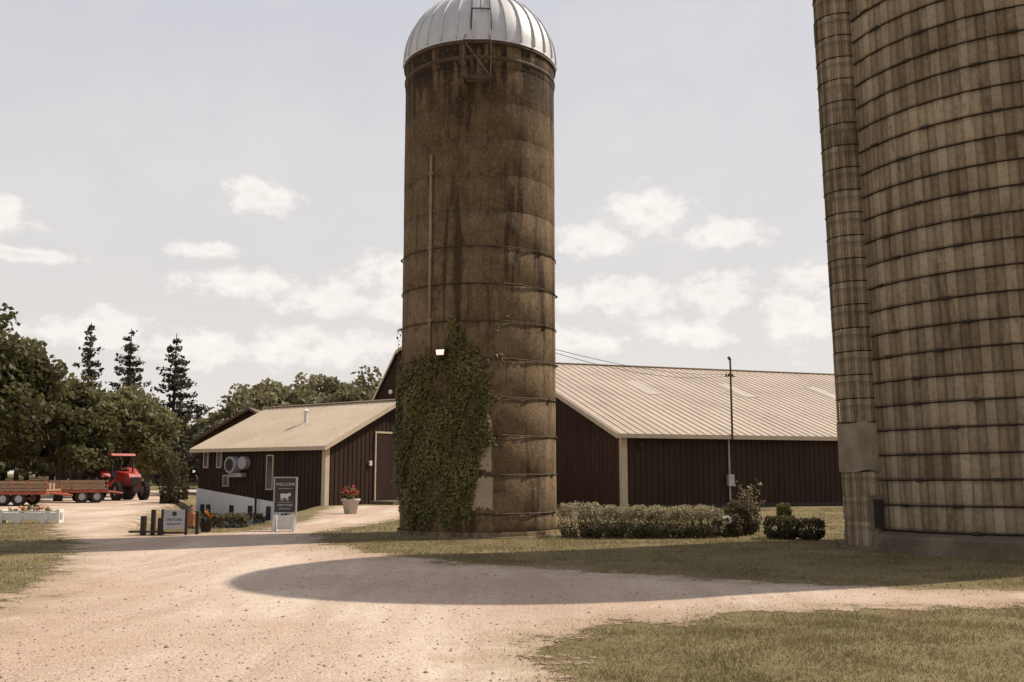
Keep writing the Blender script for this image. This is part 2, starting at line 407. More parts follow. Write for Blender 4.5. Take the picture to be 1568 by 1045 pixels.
for i in range(0,8):
    z=.6+.97*i
    r_=.015
    mb.lathe([(SR+.01,z-r_),(SR+.01+r_*1.6,z),(SR+.01,z+r_)],(SC[0],SC[1],0),96)
    for j in range(4):
        t=-math.pi/2+[-1.1,.25,1.25,2.9][j]+.05*i*(-1)**i
        c=(SC[0]+(SR+.04)*math.cos(t),SC[1]+(SR+.04)*math.sin(t)); u=Vector((-math.sin(t),math.cos(t),0))*.07
        mb.cyl((c[0]-u.x,c[1]-u.y,z),(c[0]+u.x,c[1]+u.y,z),.028,n=6)
mb.lathe([(SR,SH-.55),(SR+.03,SH-.5),(SR+.03,SH-.46),(SR,SH-.42)],(SC[0],SC[1],0),96)
mb.lathe([(SR,SH-.12),(SR+.05,SH-.1),(SR+.05,SH-.02),(SR,SH)],(SC[0],SC[1],0),96)
mb.obj('hoops',M_rust,silo)
M_patch=noisy('cement_patch',(.36,.275,.19),(.45,.36,.26),3,.9)
mb=MB()
for a0,a1,z0,z1 in((-.02,.20,.75,1.52),(0.02,.19,1.66,2.50),(-.12,.02,.72,1.05)):
    nseg=10; vs=[]
    for q,zz in enumerate((z0,z1)):
        for i in range(nseg+1):
            t=-math.pi/2+a0+(a1-a0)*i/nseg+random.uniform(-.008,.008); vs.append((SC[0]+(SR+.010)*math.cos(t),SC[1]+(SR+.010)*math.sin(t),zz+random.uniform(-.06,.06)))
    mb.add(vs,[(i,i+1,nseg+2+i,nseg+1+i) for i in range(nseg)])
mb.obj('cement_patches',M_patch,silo)
M_dome=noisy('dome_sheet_metal',(.62,.61,.60),(.52,.51,.51),1.5,.5,metal=.15,bs_=.03,spec=.4)
DH=2.05
mb=MB(); prof=[(SR+.06,SH-.02)]+[((SR+.05)*math.cos(t),SH+.06+DH*math.sin(t)) for t in np.linspace(0,math.pi/2-.01,18)]
mb.lathe(prof,(SC[0],SC[1],0),96); mb.obj('dome_roof',M_dome,silo,True)
mb=MB()
for i in range(30):
    t=2*math.pi*i/30+.05; u=Vector((math.cos(t),math.sin(t),0)); w=Vector((-math.sin(t),math.cos(t),0))*.016
    pts=[Vector((SC[0],SC[1],SH+.06+DH*math.sin(p)))+u*((SR+.05)*math.cos(p)) for p in np.linspace(0,1.45,14)]
    nr=[Vector((u.x*math.cos(p),u.y*math.cos(p),math.sin(p)))*.045 for p in np.linspace(0,1.45,14)]
    for k in range(13):
        a,b2=pts[k],pts[k+1]; mb.add([a-w,a+w,a+w+nr[k],a-w+nr[k],b2-w,b2+w,b2+w+nr[k+1],b2-w+nr[k+1]],[(0,1,5,4),(1,2,6,5),(2,3,7,6),(3,0,4,7)])
mb.obj('dome_seams',noisy('dome_seam_metal',(.66,.66,.66),(.58,.58,.59),3,.5,bs_=0),silo)
def onsilo(phi,z,r=SR):
    t=-math.pi/2+phi; return Vector((SC[0]+r*math.cos(t),SC[1]+r*math.sin(t),z))
def ondome(phi,el,off=.05):
    t=-math.pi/2+phi; return Vector((SC[0]+(SR+.05+off)*math.cos(el)*math.cos(t),SC[1]+(SR+.05+off)*math.cos(el)*math.sin(t),SH+.06+(DH+off)*math.sin(el)))
mb=MB()
for a,b2 in(((-.08,.1),(-.08,.75)),((.17,.1),(.17,.75)),((-.08,.75),(.17,.75)),((-.08,.42),(.17,.42)),((.04,.42),(.04,.72))):
    for k in range(6):
        p=ondome(a[0]+(b2[0]-a[0])*k/6,a[1]+(b2[1]-a[1])*k/6); q=ondome(a[0]+(b2[0]-a[0])*(k+1)/6,a[1]+(b2[1]-a[1])*(k+1)/6); mb.cyl(p,q,.018,n=5)
mb.obj('hatch_frame',M_dark,silo)
mb=MB(); PZ=11.75
for ph in(-.14,.14):
    a=onsilo(ph,PZ,SR+.0); b2=onsilo(ph,PZ,SR+.45); mb.cyl(a,b2,.03,n=6)
    mb.cyl(onsilo(ph,PZ-.45,SR),b2,.02,n=6); mb.cyl(b2,b2+Vector((0,0,1.0)),.018,n=6); mb.cyl(b2+Vector((0,0,1.0)),onsilo(ph,PZ+1.3,SR+.1),.018,n=6)
mb.cyl(onsilo(-.14,PZ+1.0,SR+.45),onsilo(.14,PZ,SR+.45),.016,n=6)
mb.cyl(onsilo(-.14,PZ+1.0,SR+.45),onsilo(.14,PZ+1.0,SR+.45),.018,n=6)
for k in range(5):
    p=onsilo(-.16,PZ+.01,SR+.05+.10*k); q=onsilo(.16,PZ+.01,SR+.05+.10*k); mb.cyl(p,q,.018,n=5)
for k in range(5): mb.cyl(onsilo(-.05,PZ+.2+k*.22,SR+.08),onsilo(.06,PZ+.2+k*.22,SR+.08),.012,n=5)
mb.obj('access_platform',M_rust,silo)
mb=MB(); ph=-.60
mb.cyl(onsilo(ph,4.3,SR+.05),onsilo(ph,9.9,SR+.05),.04,n=10)
for z in(5.5,7.4,9.4): mb.cyl(onsilo(ph-.03,z,SR+.05),onsilo(ph+.03,z,SR+.05),.05,n=6)
mb.obj('downpipe',noisy('pipe_paint',(.26,.18,.105),(.34,.25,.155),4,.7),silo,True)
ph=-.39; p=onsilo(ph,4.62,SR); d=(onsilo(ph,4.62,SR+1)-p).normalized(); sd_=Vector((-d.y,d.x,0))
mb=MB(); mb.cyl(p,p+d*.22+Vector((0,0,.05)),.022,n=6)
fm=frame(p+d*.20,(-d.y,d.x)); mb.M=fm; mb.box(-.13,.13,-.06,.10,-.10,.12); mb.M=Matrix(); mb.obj('floodlight_housing',M_dark,silo)
ml=bpy.data.materials.new('lamp_glow'); ml.use_nodes=True; b_=ml.node_tree.nodes['Principled BSDF']; b_.inputs['Base Color'].default_value=(.8,.6,.5,1); b_.inputs['Emission Color'].default_value=(1,.66,.52,1); b_.inputs['Emission Strength'].default_value=1.1
mb=MB(fm); mb.prism([(-.09,-.06),(.09,-.06),(.11,.07),(-.11,.07)],'y',-.095,-.063); mb.prism([(-.05,-.03),(.05,-.03),(.06,.04),(-.06,.04)],'y',-.12,-.096); mb.obj('floodlight_lens',ml,silo)
mb=MB(); mb.lathe([(SR+.14,-.2),(SR+.12,.02),(SR+.0,.06)],(SC[0],SC[1],0),64); mb.obj('footing',M_conc,silo)

# ivy
n=30000; ph=rng.uniform(-1.72,.20,n); z=rng.uniform(.15,5.6,n)
def edge(p):
    base=np.interp(p,[-1.75,-1.3,-1.0,-.72,-.5,-.35,-.2,-.05,.03,.12,.2],[3.9,4.5,4.2,4.6,4.6,5.5,5.45,4.9,4.5,3.8,2.4])
    return base+.22*np.sin(p*17)+.15*np.sin(p*41+1)
lowe=np.interp(ph,[-1.75,-1.3,-1.0,-.8,-.5,-.25,-.08,.05,.2],[2.6,1.5,.6,.4,.7,.5,.8,1.9,2.6])+.25*np.sin(ph*23)
hole=np.sin(ph*6+z*1.9)+np.sin(ph*11-z*2.7+1)+np.sin(z*5+ph*3)*.6
k=(z<edge(ph)-np.abs(rng.normal(0,.12,n)))&(z>lowe-np.abs(rng.normal(0,.2,n)))&((hole>-1.0)|(rng.random(n)<.22))
k&=~((z>4.75)&(rng.random(n)<.6))
ph=ph[k];z=z[k];hole=hole[k];n=len(ph)
S=[]
for i in range(34):
    p0=random.uniform(-1.4,.22); z0=random.uniform(2.0,4.8); dp=random.uniform(-.05,.10)
    for q in range(random.randint(15,45)):
        z0+=.035*random.uniform(.2,1.2)*(1 if i%3 else -1); p0+=random.uniform(-.03,.03)+dp*.1; S.append((p0,z0))
S=np.array([s for s in S if .1<s[1]<6.0]); ph=np.concatenate([ph,S[:,0]]); z=np.concatenate([z,S[:,1]]); hole=np.concatenate([hole,np.zeros(len(S))]); n=len(ph)
rr=SR+.03+rng.random(n)*(.10+.06*np.clip(hole,0,2)); t=-math.pi/2+ph
C=np.stack([SC[0]+rr*np.cos(t),SC[1]+rr*np.sin(t),z],1); fl=np.stack([np.cos(t),np.sin(t),np.full(n,.45)],1)
v,f,a=leafquads(C,.046,np.clip(.45+.15*hole+rng.normal(0,.28,n),0,1),fl); ivy=mesh_obj('ivy_vine',v,f,M_ivy,attr=a)

# ------------------------------------------------------------------ stave silo
def stave_mat():
    m,nt,bs,out,pos=new_mat('concrete_staves')
    t=nt.attr('tint'); big=nt.noise(nt.scale(pos,(1,1,.6)),.7,5,.65); fine=nt.noise(pos,10,6,.8); st=nt.noise(nt.scale(pos,(1,1,.16)),2.6,5,.7,.5)
    sep=nt.new('ShaderNodeSeparateXYZ'); nt.l.new(pos,sep.inputs[0]); z=sep.outputs[2]
    col=nt.mix(nt.math('MULTIPLY_ADD',t,.9,nt.math('MULTIPLY',nt.math('SUBTRACT',big,.5),1.1),clamp=True),(.125,.092,.057),(.43,.345,.235))
    col=nt.mix(nt.rng(fine,.50,.72,0,.6),col,(.09,.064,.040))
    col=nt.mix(nt.rng(fine,.44,.28,0,.4),col,(.46,.38,.275))
    col=nt.mix(nt.rng(st,.54,.64,0,.62),col,(.085,.060,.037))
    md=nt.math('FRACT',nt.math('DIVIDE',nt.math('SUBTRACT',z,.5),.51))
    col=nt.mix(nt.rng(md,.70,.99,0,.45),col,(.075,.052,.032))
    nt.l.new(col,bs.inputs['Base Color']); bs.inputs['Roughness'].default_value=.95; bs.inputs['Specular IOR Level'].default_value=.1
    bump(nt,bs,fine,.6,.035); return m
M_stave=stave_mat()
H2=13.7
sil2=empty('concrete_stave_silo',(C2[0],C2[1],0))
def staves(c,r,z0,z1,ncol,rowh,name,par,a0=0,a1=2*math.pi,gap=.07,inset=.03,rad=None):
    V=[];F=[];A=[]; rows=int(round((z1-z0)/rowh))
    for i in range(ncol):
        ta=a0+(a1-a0)*i/ncol; tb=a0+(a1-a0)*(i+1)/ncol; w=tb-ta; ct=random.gauss(0,.04)
        for j in range(rows):
            za=z0+j*rowh; zb=za+rowh; g=w*gap; off=random.gauss(0,.004)
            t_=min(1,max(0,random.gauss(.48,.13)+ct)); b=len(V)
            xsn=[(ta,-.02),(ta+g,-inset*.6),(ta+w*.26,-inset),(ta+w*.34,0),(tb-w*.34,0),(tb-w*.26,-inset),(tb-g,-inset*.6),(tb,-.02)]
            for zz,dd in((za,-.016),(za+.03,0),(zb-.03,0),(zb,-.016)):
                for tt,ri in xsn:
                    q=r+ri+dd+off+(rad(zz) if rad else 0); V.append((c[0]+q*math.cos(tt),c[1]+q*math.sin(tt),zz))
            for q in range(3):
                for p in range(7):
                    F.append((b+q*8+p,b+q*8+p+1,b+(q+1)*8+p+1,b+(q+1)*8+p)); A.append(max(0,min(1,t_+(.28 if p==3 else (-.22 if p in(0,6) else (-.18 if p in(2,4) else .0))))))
    mesh_obj(name,V,np.array(F),M_stave,par,attr=A)
staves(C2,R2,.5,H2,46,.51,'staves',sil2)
mb=MB()
z=.5
while z<H2:
    mb.lathe([(R2-.01,z-.016),(R2+.022,z),(R2-.01,z+.016)],(C2[0],C2[1],0),92)
    for j in range(7):
        t=math.pi+.45+j*.36+random.uniform(-.16,.16); c=(C2[0]+(R2+.03)*math.cos(t),C2[1]+(R2+.03)*math.sin(t)); u=Vector((-math.sin(t),math.cos(t),0))*.08
        if random.random()<.65: mb.cyl((c[0]-u.x,c[1]-u.y,z),(c[0]+u.x,c[1]+u.y,z),.032,n=6)
    z+=.51
mb.obj('steel_hoops',M_dark,sil2)
mb=MB(); mb.lathe([(R2+.24,-.3),(R2+.22,.36),(R2+.18,.40),(R2-.1,.50)],(C2[0],C2[1],0),72); mb.obj('foundation',M_conc,sil2)
mb=MB(); mb.lathe([(R2+.1,H2-.05)]+[((R2+.05)*math.cos(t),H2+3.1*math.sin(t)) for t in np.linspace(0,1.56,14)],(C2[0],C2[1],0),64); mb.obj('dome_roof',M_dome,sil2,True)
CH=(7.64,21.7)
staves(CH,.50,2.75,H2,9,.51,'chute',sil2,a0=math.pi*.62,a1=math.pi*1.86,gap=.09,inset=.018)
mb=MB(); z=2.75
while z<H2: 
    mb.lathe([(.49,z-.012),(.515,z),(.49,z+.012)],(CH[0],CH[1],0),20); z+=.51
mb.obj('chute_hoops',M_dark,sil2)
M_hop=noisy('hopper_concrete',(.22,.175,.12),(.34,.28,.20),2.5,.9,bs_=.5)
mb=MB(); prof=[(.44,1.70),(.515,1.72),(.52,2.2),(.515,2.72),(.48,2.76)]
mb.lathe(prof,(CH[0],CH[1],0),28)
mb.v=[Vector((p.x+.008*math.sin(p.z*17+p.y*9),p.y+.008*math.sin(p.x*21),p.z+.03*math.sin(p.x*13+p.y*7))) for p in mb.v]
mb.obj('chute_collar',M_hop,sil2)
cu=frame((CH[0],CH[1],0),(C2[0]-CH[0],C2[1]-CH[1]))
staves(CH,.48,.14,1.70,9,.52,'chute_base',sil2,a0=math.pi*.62,a1=math.pi*1.86,gap=.09,inset=.018)
mb=MB(cu); mb.box(-.1,.3,-.53,-.42,.55,1.12); mb.obj('chute_door_panel',M_dark,sil2)
mb=MB(cu); 
for q in((-.14,-.1,.5,1.2),(.3,.34,.5,1.2)): mb.box(q[0],q[1],-.55,-.40,q[2],q[3])
mb.box(-.1,.3,-.55,-.40,1.12,1.2)
mb.obj('chute_door_frame',M_conc,sil2)
mb=MB(); mb.lathe([(.60,-.3),(.58,.12),(.4,.15)],(CH[0],CH[1],0),24); mb.obj('chute_footing',M_conc,sil2)
sil2.rotation_euler=(0,R(-.9),0)   # the old stave silo leans very slightly

# ------------------------------------------------------------------ barns
def ribs_wall_x(mb,x0,x1,y,z0,z1,sp=.3,side=-1):
    x=x0+sp/2
    while x<x1: mb.box(x-.02,x+.02,min(y,y+side*.028),max(y,y+side*.028),z0 if not callable(z0) else z0(x),z1 if not callable(z1) else z1(x)); x+=sp
def ribs_wall_y(mb,y0,y1,x,z0,z1,sp=.3,side=-1):
    y=y0+sp/2
    while y<y1: mb.box(min(x,x+side*.028),max(x,x+side*.028),y-.02,y+.02,z0 if not callable(z0) else z0(y),z1 if not callable(z1) else z1(y)); y+=sp
def gable_barn(name,M,L,W,ze,zr,ov=.35,mroof=None,sp=.45,gm=None,base=-2.0):
    e=empty(name,M.translation)
    s=(zr-ze)/(W/2); th=.10
    mb=MB(M); mb.box(0,L,0,W,base,ze-.02)
    mb.obj('walls',M_siding,e)
    mb=MB(M); mb.prism([(0,ze-.02),(W,ze-.02),(W/2,zr-.02)],'x',0,L); mb.obj('gable_walls',gm or M_siding,e)
    mb=MB(M)
    for sg in(0,1):
        def Y(t): return (t if sg==0 else W-t)
        y0=-ov; z0=ze-ov*s
        mb.prism([(Y(y0),z0),(Y(W/2),zr),(Y(W/2),zr+th),(Y(y0),z0+th)],'x',-ov,L+ov)
    mb.obj('roof',mroof,e)
    mb=MB(M); x=-ov+.1
    while x<L+ov:
        for sg in(0,1):
            def Y(t): return (t if sg==0 else W-t)
            y0=-ov-.01; z0=ze-ov*s
            mb.prism([(Y(y0),z0+th),(Y(W/2),zr+th),(Y(W/2),zr+th+.03),(Y(y0),z0+th+.03)],'x',x-.018,x+.018)
        x+=sp
    mb.box(-ov,L+ov,W/2-.18,W/2+.18,zr+th+.0,zr+th+.05)
    mb.obj('roof_ribs',mroof,e)
    mb=MB(M)
    for sg in(0,1):
        def Y(t): return (t if sg==0 else W-t)
        z0=ze-ov*s; y0=-ov
        for xa,xb in((-ov-.04,-ov-.003),(L+ov+.003,L+ov+.04)):
            mb.prism([(Y(y0),z0-.12),(Y(W/2),zr-.12),(Y(W/2),zr+th+.02),(Y(y0),z0+th+.02)],'x',xa,xb)
        a,b2=sorted((Y(y0-.04),Y(y0-.003))); mb.box(-ov-.04,L+ov+.04,a,b2,z0-.10,z0+th-.02)
    mb.obj('fascia_trim',M_cream,e)
    return e
MR=frame((5.07,46,0),(.94,.342))
rb=gable_barn('long_barn',MR,34,28,3.45,8.1,.45,M_roof,gm=M_siding_g)
mb=MB(MR); ribs_wall_x(mb,.2,34,0,0,3.28); mb.obj('wall_ribs_front',M_siding,rb)
mb=MB(MR); mb.box(-.02,-.003,.001,28,-.5,3.44); mb.obj('end_cladding',M_siding_g,rb)
mb=MB(MR); ribs_wall_y(mb,.2,28,-.02,0,lambda y:3.4+min(y,28-y)*.332-.1); mb.obj('wall_ribs_end',M_siding_g,rb)
mb=MB(MR); mb.box(-.07,.22,-.06,.0-.001,-.2,3.3); mb.box(-.07,-.021,-.001,.2,-.2,3.3); mb.obj('corner_trim',M_cream,rb)
mb=MB(MR); mb.box(.22,34,-.04,-.001,-.2,.18); mb.obj('base_board',M_dark,rb)
mb=MB(MR); s_=(8.1-3.45)/14
for x in(5.0,11.2,17.5,21.5):
    y0,y1=7.0,10.0; mb.prism([(y0,3.45+y0*s_+.105),(y1,3.45+y1*s_+.105),(y1,3.45+y1*s_+.125),(y0,3.45+y0*s_+.125)],'x',x,x+.9)
mb.obj('skylight_panels',noisy('skylight_panel',(.52,.44,.36),(.48,.40,.32),2,.4,bs_=0),rb)
mb=MB(MR); mx=5.55
mb.cyl((mx,-.5,3.2),(mx,-.5,7.0),.055,.045,8); mb.cyl((mx-.28,-.5,6.2),(mx+.28,-.5,6.2),.025,n=6); mb.cyl((mx,-.5,7.0),(mx-.12,-.55,7.1),.07,n=8)
for q in(-.25,-.1,.1): mb.cyl((mx+q,-.5,6.2),(mx+q,-.5,6.32),.04,n=6)
mb.obj('service_mast',M_rust,rb)
mb=MB(MR); mb.cyl((mx+.05,-.09,.3),(mx+.05,-.09,3.2),.045,n=8); mb.box(mx-.1,mx+.22,-.24,-.05,1.0,1.55); mb.obj('meter_box_and_conduit',M_galv,rb)
mb=MB(MR); mb.cyl((.9,-.2,2.75),(.9,-.03,2.95),.10,.16,10); mb.obj('wall_lamp',M_dark,rb)
wires=MB()
for k in range(2):
    a=MR@Vector((mx-.2,-.5,6.3-.08*k)); b2=Vector((SC[0]+2.0,SC[1]+.75,5.1-.10*k)); pts=[a.lerp(b2,t)-Vector((0,0,4*t*(1-t)*(.25+.1*k))) for t in np.linspace(0,1,20)]
    for q in range(19): wires.cyl(pts[q],pts[q+1],.010,n=4,cap=False)
wires.obj('power_line',M_dark)

def submat(): 
    u=Vector((.61,.79,0)).normalized(); v=Vector((-u.y,u.x,0)); o=Vector((-9.3,50,0))
    return Matrix(((v.x,u.x,0,o.x),(v.y,u.y,0,o.y),(0,0,1,0),(0,0,0,1)))
MS=submat()
lb=gable_barn('farm_shop_building',MS,10.5,10,3.02,5.45,.35,M_roof2,sp=.4,gm=M_siding)
mb=MB(MS); ribs_wall_y(mb,.2,10,0,0,lambda y:3.0+min(y,10-y)*.486-.15,.3,-1); mb.obj('wall_ribs_end',M_siding,lb)
mb=MB(MS); ribs_wall_x(mb,.2,10.4,0,lambda x:max(.05,.08+(x-3.5)*.10)+.03,2.85,.3,-1); mb.obj('wall_ribs_side',M_siding,lb)
mb=MB(MS); mb.prism([(3.0,-2),(10.53,-2),(10.53,.78),(3.0,.05)],'y',-.07,-.003); mb.obj('block_foundation',M_block,lb)
mb=MB(MS)
for x in(9.9,9.35,7.3,5.7,4.2): mb.box(x-.18,x+.18,-.10,-.071,-.8,-.1)
WN=((9.75,1.95,2.75,.16),(8.55,1.95,2.75,.16),(7.9,.95,1.45,.2),(4.2,.8,2.5,.22))
for x,z0,z1,w in WN: mb.box(x-w,x+w,-.075,-.045,z0,z1)
mb.obj('window_panes',M_glass,lb)
mb=MB(MS)
def fr(x,z0,z1,w,t=.06,y0=-.10,y1=-.03):
    mb.box(x-w-t,x-w,y0,y1,z0-t,z1+t); mb.box(x+w,x+w+t,y0,y1,z0-t,z1+t); mb.box(x-w,x+w,y0,y1,z1,z1+t); mb.box(x-w,x+w,y0,y1,z0-t,z0)
for x,z0,z1,w in WN: fr(x,z0,z1,w)
mb.box(-.06,-.001,-.06,.22,-.2,2.85); mb.box(-.001,.2,-.06,-.001,-.2,2.85)
mb.obj('window_and_corner_trim',M_cream,lb)
mb=MB(MS)
y0,y1,zt=3.45,5.6,3.7
for a in((y0-.08,y0),(y1,y1+.08)): mb.box(-.08,-.03,a[0],a[1],0,zt)
mb.box(-.08,-.03,y0-.08,y1+.08,zt,zt+.10); mb.box(-.08,-.03,y0,y1,0,.10)
mb.obj('barn_door_trim',M_cream,lb)
mb=MB(MS); mb.box(-.05,-.004,y0,y1,0,zt); mb.obj('barn_door',M_siding,lb)
mb=MB(MS); mb.box(-.12,-.03,2.95,3.12,2.0,2.25); mb.box(-.12,-.03,7.2,7.4,2.0,2.25); mb.obj('wall_lanterns',M_white,lb)
mb=MB(MS)
mb.cyl((7.0,-.02,2.05),(7.0,-.55,2.05),.46,.44,20); mb.cyl((6.2,-.05,2.15),(6.2,-.35,2.15),.36,.34,18)
mb.box(6.2,7.3,-.35,-.03,1.4,1.62); mb.obj('exhaust_fan',M_galv,lb,False)
mb=MB(MS); mb.cyl((7.0,-.552,2.05),(7.0,-.56,2.05),.34,n=20); mb.obj('fan_mouth',M_dark,lb)
mb=MB(MS); mb.cyl((4.6,2.6,3.9),(4.6,2.6,5.0),.10,n=10); mb.cyl((4.6,2.6,5.0),(4.6,2.6,5.12),.20,.05,10); mb.cyl((4.6,2.6,4.1),(4.6,2.6,4.35),.28,.12,10); mb.obj('roof_vent',M_white,lb)
mb=MB(MS); mb.cyl((2.9,-.25,-.6),(2.9,-.25,2.7),.05,n=8); mb.box(5.0,5.08,-.3,-.22,-.9,1.1); mb.obj('downspout',M_dark,lb)
mb=MB(MS); mb.box(-1.8,-.1,3.0,6.0,-.1,.18); mb.obj('door_ramp',M_conc,lb)

gb=empty('gambrel_barn',(-4.4,62,0))
prof=[(-4.4,-1),(-4.4,5.5),(-2.75,9.0),(0,10.9),(2.75,9.0),(4.4,5.5),(4.4,-1)]
MG=Matrix.Translation((-4.4,62,0))
mb=MB(MG); mb.prism(prof,'y',0,16); mb.obj('walls',M_siding,gb)
mb=MB(MG)
rp=[(-4.75,4.9),(-2.85,9.05),(0,11.0),(2.85,9.05),(4.75,4.9)]
for a,b2 in zip(rp[:-1],rp[1:]): mb.prism([a,b2,(b2[0],b2[1]+.14),(a[0],a[1]+.14)],'y',-.4,16.4)
mb.obj('gambrel_roof',M_brownroof,gb)
mb=MB(MG)
for a,b2 in zip(rp[:-1],rp[1:]): mb.prism([(a[0],a[1]-.05),(b2[0],b2[1]-.05),(b2[0],b2[1]+.15),(a[0],a[1]+.15)],'y',-.46,-.403)
mb.obj('rake_trim',M_cream,gb)
mb=MB(); mb.lathe([(.001,.18),(.10,.13),(.14,0),(.08,-.12),(.001,-.14)],(-7.55,61.75,6.6),12); mb.obj('gable_light',M_white,gb,True)
hb=empty('brown_cottage',(-19.7,75,0)); Mh=Matrix.Translation((-19.7,75,0))
mb=MB(Mh); mb.prism([(-3.7,-2),(-3.7,4.05),(0,6.2),(3.7,4.05),(3.7,-2)],'y',0,9); mb.obj('walls',M_siding_g,hb)
mb=MB(Mh)
for sg in(-1,1): mb.prism([(sg*4.3,3.75),(0,6.3),(0,6.5),(sg*4.3,3.95)],'y',-.6,9.4)
mb.obj('roof',M_brownroof,hb)
mb=MB(Mh); mb.box(-.5,.5,-.04,-.005,3.6,4.6); mb.obj('window',M_glass,hb)
mb=MB(Mh)
for q in((-.6,-.5),(.5,.6)): mb.box(q[0],q[1],-.06,-.004,3.5,4.7)
mb.box(-.5,.5,-.06,-.004,4.6,4.7); mb.box(-.5,.5,-.06,-.004,3.5,3.6); mb.obj('window_trim',M_cream,hb)

# ------------------------------------------------------------------ plants
def bush(name,boxes,n,size,mat,tmean=.5):
    P=[];T=[]
    tot=sum(b[3]*b[4]+b[5]*b[3] for b in boxes)
    for b in boxes:
        m=int(n*(b[3]*b[4]+b[5]*b[3])/tot); d=rng.normal(size=(m,3)); d/=np.linalg.norm(d,axis=1)[:,None]
        d=np.sign(d)*np.abs(d)**.6; r=1-np.abs(rng.normal(0,.13,m)); lump=1+.06*np.sin(d[:,0]*9+b[0]*5)*np.sin(d[:,2]*7+2)+.05*np.sin(d[:,0]*23)
        p=np.array(b[:3])+d*(r*lump)[:,None]*np.array(b[3:]); g=H(b[0],b[1]); p[:,2]+=g; k=p[:,2]>g
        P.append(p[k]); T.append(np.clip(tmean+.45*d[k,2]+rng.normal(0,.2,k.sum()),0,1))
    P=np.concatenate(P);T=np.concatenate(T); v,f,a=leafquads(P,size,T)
    c=boxes[0]; e=empty(name,(c[0],c[1],float(H(c[0],c[1])))); mesh_obj('leaves',v,f,mat,e,attr=a)
    mb=MB()
    for b in boxes:
        g=float(H(b[0],b[1]))
        for i in range(6):
            mb.cyl((b[0]+random.uniform(-.2,.2)*b[3],b[1],g-.05),(b[0]+random.uniform(-.7,.7)*b[3],b[1]+random.uniform(-.5,.5)*b[4],g+b[2]+b[5]*.6),.018,.006,5)
    mb.obj('stems',M_bark,e); return e
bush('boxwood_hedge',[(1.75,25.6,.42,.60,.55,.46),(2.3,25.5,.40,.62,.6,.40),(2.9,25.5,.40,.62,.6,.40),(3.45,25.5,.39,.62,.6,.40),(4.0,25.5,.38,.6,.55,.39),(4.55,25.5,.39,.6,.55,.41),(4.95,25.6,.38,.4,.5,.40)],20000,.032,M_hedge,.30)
bush('low_shrub',[(5.75,26.6,.33,.45,.4,.40),(6.2,27.2,.42,.45,.4,.46)],3500,.045,M_shrub,.3)
bush('white_flower_clump',[(5.42,25.5,.44,.12,.12,.10)],90,.035,M_flowerw,.5)
bush('spirea_shrub',[(5.5,25.8,.28,.35,.3,.30)],1800,.035,M_shrub,.4)
bush('spirea_shrub',[(6.6,24.8,.28,.40,.38,.28)],3000,.035,M_shrub,.4)
bush('spirea_shrub',[(7.25,24.6,.26,.32,.32,.26)],2500,.035,M_shrub,.5)
bush('dwarf_conifer',[(6.95,25.8,.42,.18,.18,.42)],1600,.035,M_ivy,.3)
def spiky(name,x,y,h,n,mat,ln=.5):
    e=empty(name,(x,y,0)); mb=MB(); P=[];T=[]
    for i in range(n):
        t=random.uniform(0,6.28); l=h*random.uniform(.6,1); r=ln*random.uniform(.2,1)
        p1=Vector((x+math.cos(t)*r,y+math.sin(t)*r,l)); mb.cyl((x,y,-.02),p1,.012,.005,4)
        for q in range(22):
            s=random.random(); c=Vector((x,y,0)).lerp(p1,.45+.6*s); P.append((c.x+random.gauss(0,.05),c.y+random.gauss(0,.05),c.z+random.gauss(0,.05))); T.append(random.random())
    mb.obj('stems',M_bark,e); v,f,a=leafquads(np.array(P),.042,np.array(T)); mesh_obj('blooms',v,f,mat,e,attr=a)
M_dry=leaf_mat('dry_blooms',(.12,.10,.05),(.38,.31,.19),.2)
spiky('hydrangea_bush',6.25,26.4,1.35,22,M_dry,.36)
bush('foundation_shrub',[(-8.4,30.0,.1,.6,.4,.34)],2200,.045,M_shrub,.4)
bush('foundation_shrub',[(-13.2,51.2,.35,.7,.5,.6)],1600,.06,M_shrub,.45)
bush('foundation_shrub',[(-15.0,52.6,.3,.6,.5,.5)],1600,.06,M_shrub,.45)
bush('arborvitae_bush',[(-18.1,53.2,.9,.45,.45,1.3)],3000,.07,M_shrub,.3)
bush('arborvitae_bush',[(-20.5,62,1.0,.5,.5,1.3)],2200,.08,M_shrub,.2)
bush('garden_shrub',[(-13.0,41,.6,.5,.5,.8)],1800,.055,M_shrub,.35)

pl=empty('flower_planter',(-6.4,40,0))
mb=MB(); mb.lathe([(.20,0),(.24,.02),(.34,.50),(.38,.52),(.38,.60),(.33,.60),(.30,.52)],(-6.4,40,0),20); mb.obj('urn',M_pot,pl,True)
P,T=crown((-6.4,40,.78),(.42,.42,.24),14,45,.05,.4); v,f,a=leafquads(P,.06,T); mesh_obj('foliage',v,f,M_ivy,pl,attr=a)
P,T=crown((-6.45,39.95,.86),(.40,.40,.22),10,14,.05,.4); v,f,a=leafquads(P,.05,T); mesh_obj('flowers',v,f,M_flower,pl,attr=a)

